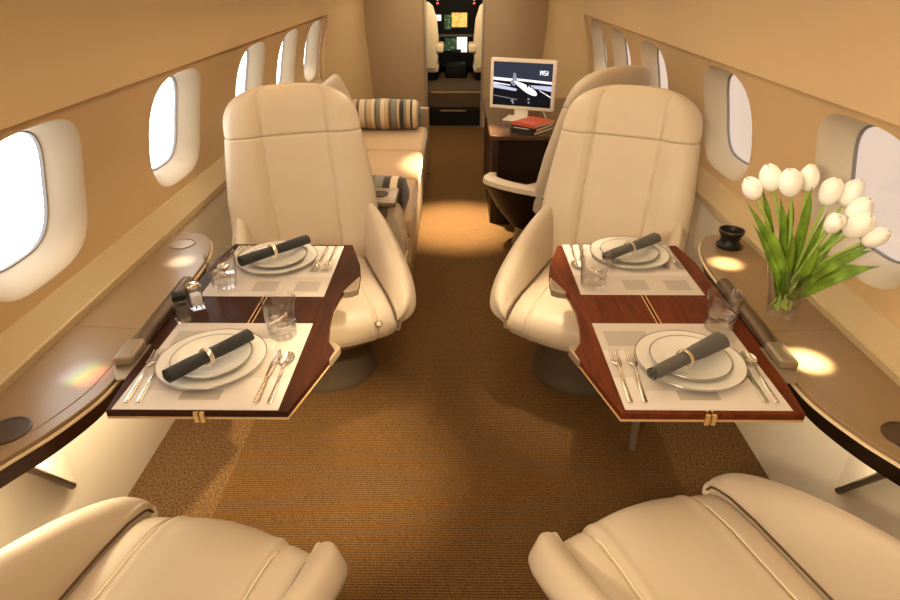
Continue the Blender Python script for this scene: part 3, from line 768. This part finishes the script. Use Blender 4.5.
# ------------------------------------------------------------------ tulips
VX, VY = .935, 1.50
vs = thing('vase', 'clear tapered glass vase of tulips on the right console', 'vase', (VX, VY, ZT+.0006))
MB().lathe([(.0375, .004), (.040, .03), (.050, .09), (.069, .158), (.0684, .1595), (.0672, .158), (.048, .09), (.0380, .03), (.0355, .006)], 56).build('glass_body', GLASS, vs)
MB().lathe([(0, 0), (.035, 0), (.0375, .003), (.0385, .014), (.0385, .022), (.034, .021), (0, .019)], 56).build('glass_base', THICK, vs)
MB().lathe([(0, .088), (.044, .088), (.0468, .0895), (.0466, .087), (.044, .0862), (0, .0862)], 56).build('water', WATER, vs)
def tulip_head(scale=1., openness=0.):
    mb = MB()
    for layer in range(2):
        for k in range(3):
            a0 = 2*PI*k/3 + layer*PI/3 + random.uniform(-.08, .08); op = openness*(1 if layer == 0 else 0)
            nu, nv = 10, 14; vs_ = []; fs = []
            for j in range(nv+1):
                v = j/nv
                r = interp([(0, .004), (.06, .012), (.15, .0185), (.3, .0235), (.48, .0255), (.65, .0240), (.8, .0195), (.92, .0120), (1, .0050)], v)*.93*(1+op*sstep(.4, 1, v)) - layer*.0014
                wid = interp([(0, 1.3), (.5, 1.2), (.7, 1.15), (.85, 1.02), (.94, .75), (1, .28)], v)
                for i in range(nu+1):
                    u = -1+2*i/nu; a = a0+u*wid; rr = r*(1-.06*u*u)
                    z = .068*v - .005*u*u*v
                    vs_.append((rr*math.cos(a)*scale, rr*math.sin(a)*scale, z*scale))
            for j in range(nv):
                for i in range(nu):
                    q = j*(nu+1)+i; fs.append((q, q+1, q+nu+2, q+nu+1))
            mb.add(vs_, fs)
    return mb
def leaf_mesh(base, tip, mid, w, fold=.35, twist=0.):
    P = cat_rom([base, (Vector(base)*.6+Vector(mid)*.4), mid, (Vector(mid)*.45+Vector(tip)*.55)+Vector((0, 0, .008)), tip], 5)
    vs_, fs = [], []; n = len(P); nu = 6
    for k, p in enumerate(P):
        u = k/(n-1); t = (P[min(k+1, n-1)]-P[max(0, k-1)]).normalized()
        side = t.cross(Vector((math.sin(twist)*.6, -1, .55+.2*math.cos(twist)))).normalized(); nr = side.cross(t)
        ww = w*(.35+.65*math.sin(PI*min(1, u*.85+.12)))*(1-sstep(.7, 1, u)*.93)
        for i in range(nu+1):
            s = -1+2*i/nu
            vs_.append(p + side*ww*s + nr*ww*fold*(s*s-.3))
    for k in range(n-1):
        for i in range(nu):
            q = k*(nu+1)+i; fs.append((q, q+1, q+nu+2, q+nu+1))
    return MB().add(vs_, fs)
# head position, tilt direction, scale, leaves [(tip, mid, width)]
TUL = [
 ((.783, 1.50, 1.050), 1.00, 'leftmost tulip, on the left edge of the bunch', [((.752, 1.49, 1.045), (.85, 1.48, .90), .011), ((.80, 1.47, 1.00), (.88, 1.46, .86), .013)]),
 ((.826, 1.51, 1.068), 1.12, 'second tulip from the left, between the leftmost and the third', [((.805, 1.54, 1.075), (.875, 1.53, .90), .010), ((.775, 1.47, .99), (.865, 1.455, .85), .010)]),
 ((.846, 1.46, 1.072), 1.15, 'third tulip from the left, in front in the left cluster', [((.87, 1.45, .98), (.895, 1.46, .86), .014), ((.845, 1.50, 1.05), (.885, 1.50, .92), .010)]),
 ((.925, 1.53, 1.060), 1.05, 'fourth tulip from the left, highest in the middle', [((.918, 1.50, 1.08), (.925, 1.50, .93), .013), ((.955, 1.46, .95), (.93, 1.44, .86), .014), ((.885, 1.52, 1.05), (.905, 1.52, .93), .009)]),
 ((.965, 1.50, 1.032), 1.10, 'tulip just right of the gap in the bunch, tilted right', [((.965, 1.48, 1.02), (.945, 1.48, .90), .009), ((1.0, 1.45, .975), (.955, 1.46, .88), .010)]),
 ((1.012, 1.50, 1.030), 1.15, 'tulip at the upper right, before the window frame', [((1.02, 1.46, 1.03), (.97, 1.46, .90), .010)]),
 ((1.005, 1.45, 1.005), 1.15, 'large tulip at the right, above the lowest pair', [((1.062, 1.40, .965), (.99, 1.43, .90), .010)]),
 ((.985, 1.41, .985), 1.20, 'broad tulip in the front right, above the lowest one', [((1.055, 1.39, .90), (.985, 1.42, .865), .013)]),
 ((.925, 1.39, 1.005), .88, 'small tulip in front of the others, at mid height', [((1.03, 1.36, .965), (.965, 1.41, .89), .011)]),
 ((1.020, 1.39, .972), 1.00, 'lowest tulip, drooping farthest to the right', [((1.045, 1.34, .93), (.98, 1.40, .86), .010)]),
]
for (hx, hy, hz), sc_, lab, leaves in TUL:
    t = thing('tulip', 'white ' + lab, 'tulip', (VX, VY, ZT), 0, 'white tulips in the vase')
    O = Vector((VX, VY, ZT)); H = Vector((hx, hy, hz)) - O
    b0 = Vector((random.uniform(-.024, .024), random.uniform(-.020, .020), .024))
    m1 = Vector((H.x*.30, H.y*.30, .155)); m2 = Vector((H.x*.62, H.y*.65, .155+(H.z-.155)*.55))
    P = cat_rom([b0, m1, m2, H], 7)
    MB().tube(P, [.0040]*len(P), 8).build('stem', STEM, t)
    dirv = (P[-1]-P[-4]).normalized(); q = Vector((0, 0, 1)).rotation_difference(dirv)
    fo = tulip_head(sc_, random.choice((0, .05, .15, .30))).build('flower', PETAL, t, solid=.0008, loc=H-dirv*.003); fo.rotation_mode = 'QUATERNION'; fo.rotation_quaternion = q
    for tip, mid, w in leaves:
        tip = Vector(tip)-O; mid = Vector(mid)-O
        base = Vector((mid.x*.15+random.uniform(-.012, .012), mid.y*.15+random.uniform(-.012, .012), .06))
        leaf_mesh(base, tip, mid, w*1.25, .35, random.uniform(-1, 1)).build('leaf', LEAF, t, solid=.0008)

# ------------------------------------------------------------------ sofa and its bolsters
so = thing('sofa', 'tan three-seat sofa along the left wall behind the armchair', 'sofa', (-.62, 4.0, 0))
M = Matrix.Translation((.62, -4.0, 0))
MB().box((-1.05, 2.95, 0.02), (-.275, 5.12, .30), 0, M).build('sofa_base', SOFA_SK, so, bevel=.01)
for y0, y1 in ((2.98, 3.66), (3.665, 4.33), (4.335, 5.10)):
    MB().box((-.98, y0, .30), (-.235, y1, .42), 0, M).build('seat_cushion', SOFA, so, bevel=.032, seg=5)
bp_ = [(-.80, .40), (-.775, .44), (-.80, .52), (-.88, .70), (-.93, .80), (-.965, .825), (-1.005, .80), (-1.02, .6), (-1.03, .40)]
lp = cat_rom([(x, 0, z) for x, z in bp_], 4, True)
MB().loft([[(p.x, y, p.z) for p in lp] for y in (2.98, 3.0, 5.08, 5.11)], 0, True, True, M).build('backrest', LEATHER, so)
MB().box((-1.03, 5.13, 0), (-.222, 5.19, .56), 0, M).build('end_panel', BULK, so, bevel=.012)
MB().box((-.262, 2.72, .0), (-.245, 5.12, .285), 0, M).build('skirt', SOFA_SK, so, bevel=.004)
ar = MB().box((-.75, 2.78, .12), (-.33, 2.96, .56), 0, M).build('arm_box', LEATHER_D, so, bevel=.02)
sl = MB().box((-.77, 2.755, .56), (-.285, 2.965, .59), 0, M).build('arm_top', TAUPE_M, so, bevel=.008)
MB().lathe([(0, .5905), (.042, .5905), (.044, .594), (.040, .594), (.038, .592), (0, .5915)], 36, 0, M @ Matrix.Translation((-.375, 2.86, 0))).build('cup_holder', DISC, so)
r = []
for k, (x, z) in enumerate(((-.262, .06), (-.25, .2), (-.255, .36), (-.285, .49), (-.33, .54))):
    r.append([(x, 2.72+.02*k, z), (x, 3.08-.02*k, z), (x-.05, 3.08-.02*k, z-.01), (x-.05, 2.72+.02*k, z-.01)])
ap = MB().loft(r, 0, True, True, M).build('arm_pad', LEATHER, so, angle=60)
mo = M @ Matrix.Translation((-.247, 2.90, .26)) @ Matrix.Rotation(PI/2, 4, 'Y')
MB().lathe([(0, 0), (.075, 0), (.075, .004), (.068, .006), (.066, .003), (0, .003)], 40, 0, mo, 1, .55).build('oval_recess', SOFA_SK, so)
def bolster(L, R, name, mat, loc, rotz, label, sq=.9):
    rings = []; n = 36
    for k in range(21):
        u = -1+2*k/20; rr = R*max(.02, 1-abs(u)**10)**.35*(1+.03*math.cos(6*u))
        rings.append([(u*L/2, rr*math.cos(2*PI*i/n), rr*sq*math.sin(2*PI*i/n)*(1+.0)) for i in range(n)])
    o = MB().loft(rings).build(name, mat, None, loc=loc); o.rotation_euler = (0, 0, rotz)
    return tag(o, label, 'cushion', 'striped sofa cushions')
k_ = (.030, .020, .015); t_ = (.52, .38, .20); g_ = (.20, .19, .15); c_ = (.66, .54, .36); b_ = (.14, .09, .055)
S1 = stripe_mat('striped_cloth_fine', 0, -.30, .30, [(1, k_), (.8, g_), (1.1, t_), (.8, b_), (1.4, c_), (.6, g_), (1.2, t_), (.9, c_), (.6, b_), (1.0, g_), (1.0, c_), (1.1, t_), (.8, b_), (1.6, g_), (.6, t_), (1.2, k_), (.7, g_), (1.0, t_), (.6, k_), (.9, c_), (.6, t_), (.8, k_)])
S2 = stripe_mat('striped_cloth_bold', 0, -.22, .22, [(1, c_), (1, k_), (.8, t_), (1, g_), (1.3, k_), (1.2, c_), (.8, b_), (1.2, g_), (1, k_), (1, c_), (1.4, k_)])
bolster(.60, .125, 'bolster_cushion', S1, (-.575, 4.985, .42+.118), 0, 'finely striped bolster at the far end of the sofa', .94)
bolster(.44, .105, 'bolster_cushion', S2, (-.465, 3.09, .42+.098), d(-4), 'boldly striped cushion behind the sofa armrest', .9)

# ------------------------------------------------------------------ desk, monitor, books
dk = thing('desk', 'dark espresso wooden desk by the right wall, under the monitor', 'desk', (.6, 4.5, 0))
M = Matrix.Translation((-.6, -4.5, 0))
top = [(.228, 3.96), (.27, 3.925), (.98, 3.925), (.97, 5.25), (.235, 5.25), (.222, 5.0)]
MB().prism(top, .590, .62, 0, M).build('desk_top', wood_mat('desk_walnut_top', (.045, .022, .012), (.09, .045, .022), .22, .5, .2), dk, smooth=False, bevel=.006)
MB().prism([(.245, 3.98), (.285, 3.945), (.97, 3.945), (.96, 5.23), (.25, 5.23)], 0.0, .59, 0, M).build('cabinet', WOODE, dk, smooth=False, bevel=.004)
MB().box((.62, 3.938, .05), (.624, 3.946, .57), 0, M).build('door_gap', COCK, dk, smooth=False)
mo = thing('monitor', 'white flat computer monitor showing a white jet, on the desk', 'monitor', (.47, 4.42, .6206), d(-21))
MB().box((-.235, -.012, .07), (.235, .034, .408)).build('case', MONF, mo, bevel=.006)
sw, z0, z1 = .211, .094, .386
def uv(u, v): return (-sw+2*sw*u, z1-(z1-z0)*v)
sc_ = MB()
def sp(poly, mi, dy):
    n = len(poly); vs_ = [(uv(u, v)[0], -.0122-dy, uv(u, v)[1]) for u, v in poly]; sc_.add(vs_, [tuple(range(n))], mi)
sp([(0, 0), (1, 0), (1, 1), (0, 1)], 0, 0)
sp([(0, 0), (1, 0), (1, .38), (0, .36)], 1, .0003)
sp([(0, .355), (.36, .375), (.36, .44), (0, .42)], 2, .0006)
sp([(0, .50), (.42, .60), (.40, .655), (0, .60)], 3, .0006)
sp([(0, .47), (.30, .515), (.30, .535), (0, .50)], 2, .0007)
sp([(.38, .36), (1, .40), (1, .455), (.40, .41)], 2, .0006)
sp([(.62, .50), (1, .50), (1, .62), (.66, .56)], 3, .0006)
sp([(.80, .60), (1, .74), (1, .765), (.80, .615)], 2, .0007)
sp([(0, .77), (.43, .84), (.43, .855), (0, .785)], 4, .0006)
sp([(.33, .46), (.345, .24), (.385, .24), (.42, .45)], 4, .0008)
n = 26; F = []
for i in range(n):
    a = 2*PI*i/n; x, y = .235*math.cos(a), .075*math.sin(a)*(1+.35*math.cos(a)); F.append((.56+x*.86-y*.35, .57+x*.62+y*.85))
sp(F, 2, .0010)
for q in ([(.575, .50), (.60, .495), (.615, .55), (.59, .555)], [(.63, .505), (.655, .505), (.665, .56), (.635, .555)], [(.675, .525), (.695, .53), (.70, .57), (.68, .565)]): sp(q, 0, .0013)
for cx, cy, rr in ((.335, .45, .035), (.36, .50, .03), (.625, .82, .02), (.63, .90, .018), (.345, .88, .025), (.36, .93, .018)):
    sp([(cx+rr*math.cos(2*PI*i/10), cy+rr*1.3*math.sin(2*PI*i/10)) for i in range(10)], 4, .0011)
def stroke(u0, v0, u1, v1, w=.008):
    dx, dy = u1-u0, v1-v0; L = math.hypot(dx, dy); nx, ny = -dy/L*w, dx/L*w
    sp([(u0+nx, v0+ny), (u1+nx, v1+ny), (u1-nx, v1-ny), (u0-nx, v0-ny)], 2, .0012)
lu, lv, lh = .80, .16, .10   # the three small white capitals at the top right of the screen
for a in ((0, 1, 0, 0), (0, 0, .02, .6), (.02, .6, .04, 0), (.04, 0, .04, 1),
          (.095, .05, .06, .05), (.06, .05, .06, .5), (.06, .5, .095, .5), (.095, .5, .095, .95), (.095, .95, .06, .95), (.12, 0, .12, 1)):
    stroke(lu+a[0], lv+a[1]*lh, lu+a[2], lv+a[3]*lh)
sc_.build('screen', [SCR_BG, SCR_SKY, SCR_W, SCR_L, SCR_G], mo, smooth=False)
MB().box((-.05, .0, .012), (.05, .018, .10)).build('stand', MONF, mo, bevel=.004)
MB().box((-.11, -.09, 0), (.11, .07, .012)).build('foot', MONF, mo, bevel=.004)
MB().tube(cat_rom([(.14, .03, .09), (.17, .03, .03), (.19, .0, .004), (.21, -.04, .004)], 5), .004, 8).build('cable', MONF, mo)
def book(z, w, l, h, loc, rz, cover, lab, name_marks=False):
    t = thing('book', lab, 'book', (loc[0], loc[1], z), rz, 'books stacked before the monitor')
    MB().box((-w/2, -l/2, 0), (w/2, l/2, .003)).box((-w/2, -l/2, h-.003), (w/2, l/2, h)).box((-w/2, -l/2, 0), (w/2, -l/2+.003, h)).build('cover', cover, t, smooth=False)
    MB().box((-w/2+.004, -l/2+.003, .003), (w/2-.003, l/2-.004, h-.003)).build('pages', B_PAGE, t, smooth=False)
    if name_marks:
        mk = MB(); x = -w*.40
        for k in range(9):
            ww = .006+.004*(k % 3); mk.box((x, -l/2-.0006, h*.35), (x+ww, -l/2, h*.65)); x += ww+.003
        mk.build('spine_marks', PORC, t, smooth=False)
    return t
bx, by = .513, 4.08
book(.6206, .19, .235, .022, (bx, by, 0), d(-40), B_BLK, 'black book at the bottom of the stack on the desk', False)
book(.6430, .19, .230, .022, (bx+.003, by+.002, 0), d(-37), B_BLK, 'black book in the middle of the stack, white marks on its spine', True)
book(.6654, .185, .225, .018, (bx+.006, by+.006, 0), d(-42), B_RED, 'orange-red book on top of the stack on the desk')

# ------------------------------------------------------------------ light
w = bpy.data.worlds.new('world'); SC.world = w; w.use_nodes = True
nt = w.node_tree; bg = nt.nodes['Background']
tc = nt.nodes.new('ShaderNodeTexCoord'); sx = nt.nodes.new('ShaderNodeSeparateXYZ'); mr = nt.nodes.new('ShaderNodeMapRange')
mr.inputs['From Min'].default_value = -.2; mr.inputs['From Max'].default_value = .2
rp = nt.nodes.new('ShaderNodeValToRGB'); rp.color_ramp.elements[0].color = (1.0, .98, .95, 1); rp.color_ramp.elements[1].color = (.158, .120, .094, 1)
nt.links.new(tc.outputs['Generated'], sx.inputs[0]); nt.links.new(sx.outputs['X'], mr.inputs['Value']); nt.links.new(mr.outputs[0], rp.inputs['Fac']); nt.links.new(rp.outputs['Color'], bg.inputs['Color'])
bg.inputs['Strength'].default_value = 3.8

WARM = (1.0, .80, .54)
def area(name, loc, rot, sx_, sy_, e, col=WARM, spread=180):
    l = bpy.data.lights.new(name, 'AREA'); l.shape = 'RECTANGLE'; l.size = sx_; l.size_y = sy_; l.energy = e; l.color = col; l.spread = math.radians(spread)
    o = bpy.data.objects.new(name, l); C.objects.link(o); o.location = loc; o.rotation_euler = rot; return o
def spot(name, loc, tgt, e, deg, blend=.4, col=WARM, r=.02):
    l = bpy.data.lights.new(name, 'SPOT'); l.energy = e; l.color = col; l.spot_size = math.radians(deg); l.spot_blend = blend; l.shadow_soft_size = r
    o = bpy.data.objects.new(name, l); C.objects.link(o); o.location = loc
    o.rotation_euler = (Vector(tgt)-Vector(loc)).to_track_quat('-Z', 'Y').to_euler(); return o
area('headliner_light', (0, 2.2, 1.81), (0, 0, 0), .35, 4.6, 19)
def lamp(name, loc, tgt, e, size=.2, spread=120, col=WARM):
    o = area(name, loc, (0, 0, 0), size, size, e, col, spread); o.rotation_euler = (Vector(tgt)-Vector(loc)).to_track_quat('-Z', 'Y').to_euler()
lamp('aft_fill', (-.45, -.35, 1.70), (1.0, 2.2, .95), 7, .16, 100)  # unseen fill added behind the camera, aimed at the right windows
area('forward_fill', (-.1, 5.9, 1.80), (0, 0, 0), .5, 1.4, 16)  # added fill, brightens the bulkhead and forward walls
lamp('cockpit_fill', (0, 7.25, 1.62), (0, 8.2, .7), 4, .15)  # added fill to lift the pilot seats out of the dark
for s, nm in ((-1, 'left'), (1, 'right')):
    area('cove_light_' + nm, (s*.80, 2.2, 1.70), (0, s*d(-30), 0), .04, 4.8, 9 if s < 0 else 5, (1, .72, .42))
    area('under_console_fill_' + nm, (s*.93, 1.35, .615), (0, s*d(-20), 0), .03, 1.1, 4.4 if s < 0 else 1.1)  # added strip, no such source seen; brightens lower wall and carpet edge
spot('carpet_band_spot', (.50, .75, 1.76), (-.52, 1.62, 0), 260, 32, 1, (1, .76, .46))  # spot added for the bright band across the left carpet
# reading lamps over the seats, then spots added to imitate glare on the consoles
spot('reading_lamp_1', (-.16, 2.12, 1.78), (-.40, 2.00, .43), 46, 28, 1)
spot('reading_lamp_2', (.16, 2.12, 1.78), (.39, 2.00, .43), 60, 28, 1)
spot('glare_spot_1', (.84, 1.10, 1.52), (.895, 1.265, .70), 420, 8, .7)  # console glare spots start here, added in place of reflections
spot('glare_spot_2', (.82, 1.70, 1.52), (.915, 1.84, .70), 260, 8, .8)
spot('glare_spot_3', (-.82, 1.70, 1.52), (-.93, 1.84, .70), 90, 7, .8, (.95, .95, 1))
for k, (dx, col) in enumerate(((-.034, (.35, .35, 1)), (-.012, (.2, 1, .5)), (.010, (1, .85, .15)), (.030, (1, .25, .25)))):   # coloured spots added to imitate daylight split into a rainbow
    spot('rainbow_light_%d' % (k+1), (-1.03+dx*.3, .72, .98), (-.905+dx, 1.19-dx*.4, .70), 34, 6.2, .8, col, .003)
spot('aisle_lamp', (-.0, 4.2, 1.78), (.02, 3.95, 0), 760, 35, 1)
spot('sofa_lamp', (-.4, 4.1, 1.78), (-.5, 4.3, .4), 12, 60, .8)

SC.view_settings.view_transform = 'Standard'; SC.view_settings.look = 'None'; SC.view_settings.gamma = 1; SC.view_settings.use_curve_mapping = False
SC.view_settings.exposure = 0.52
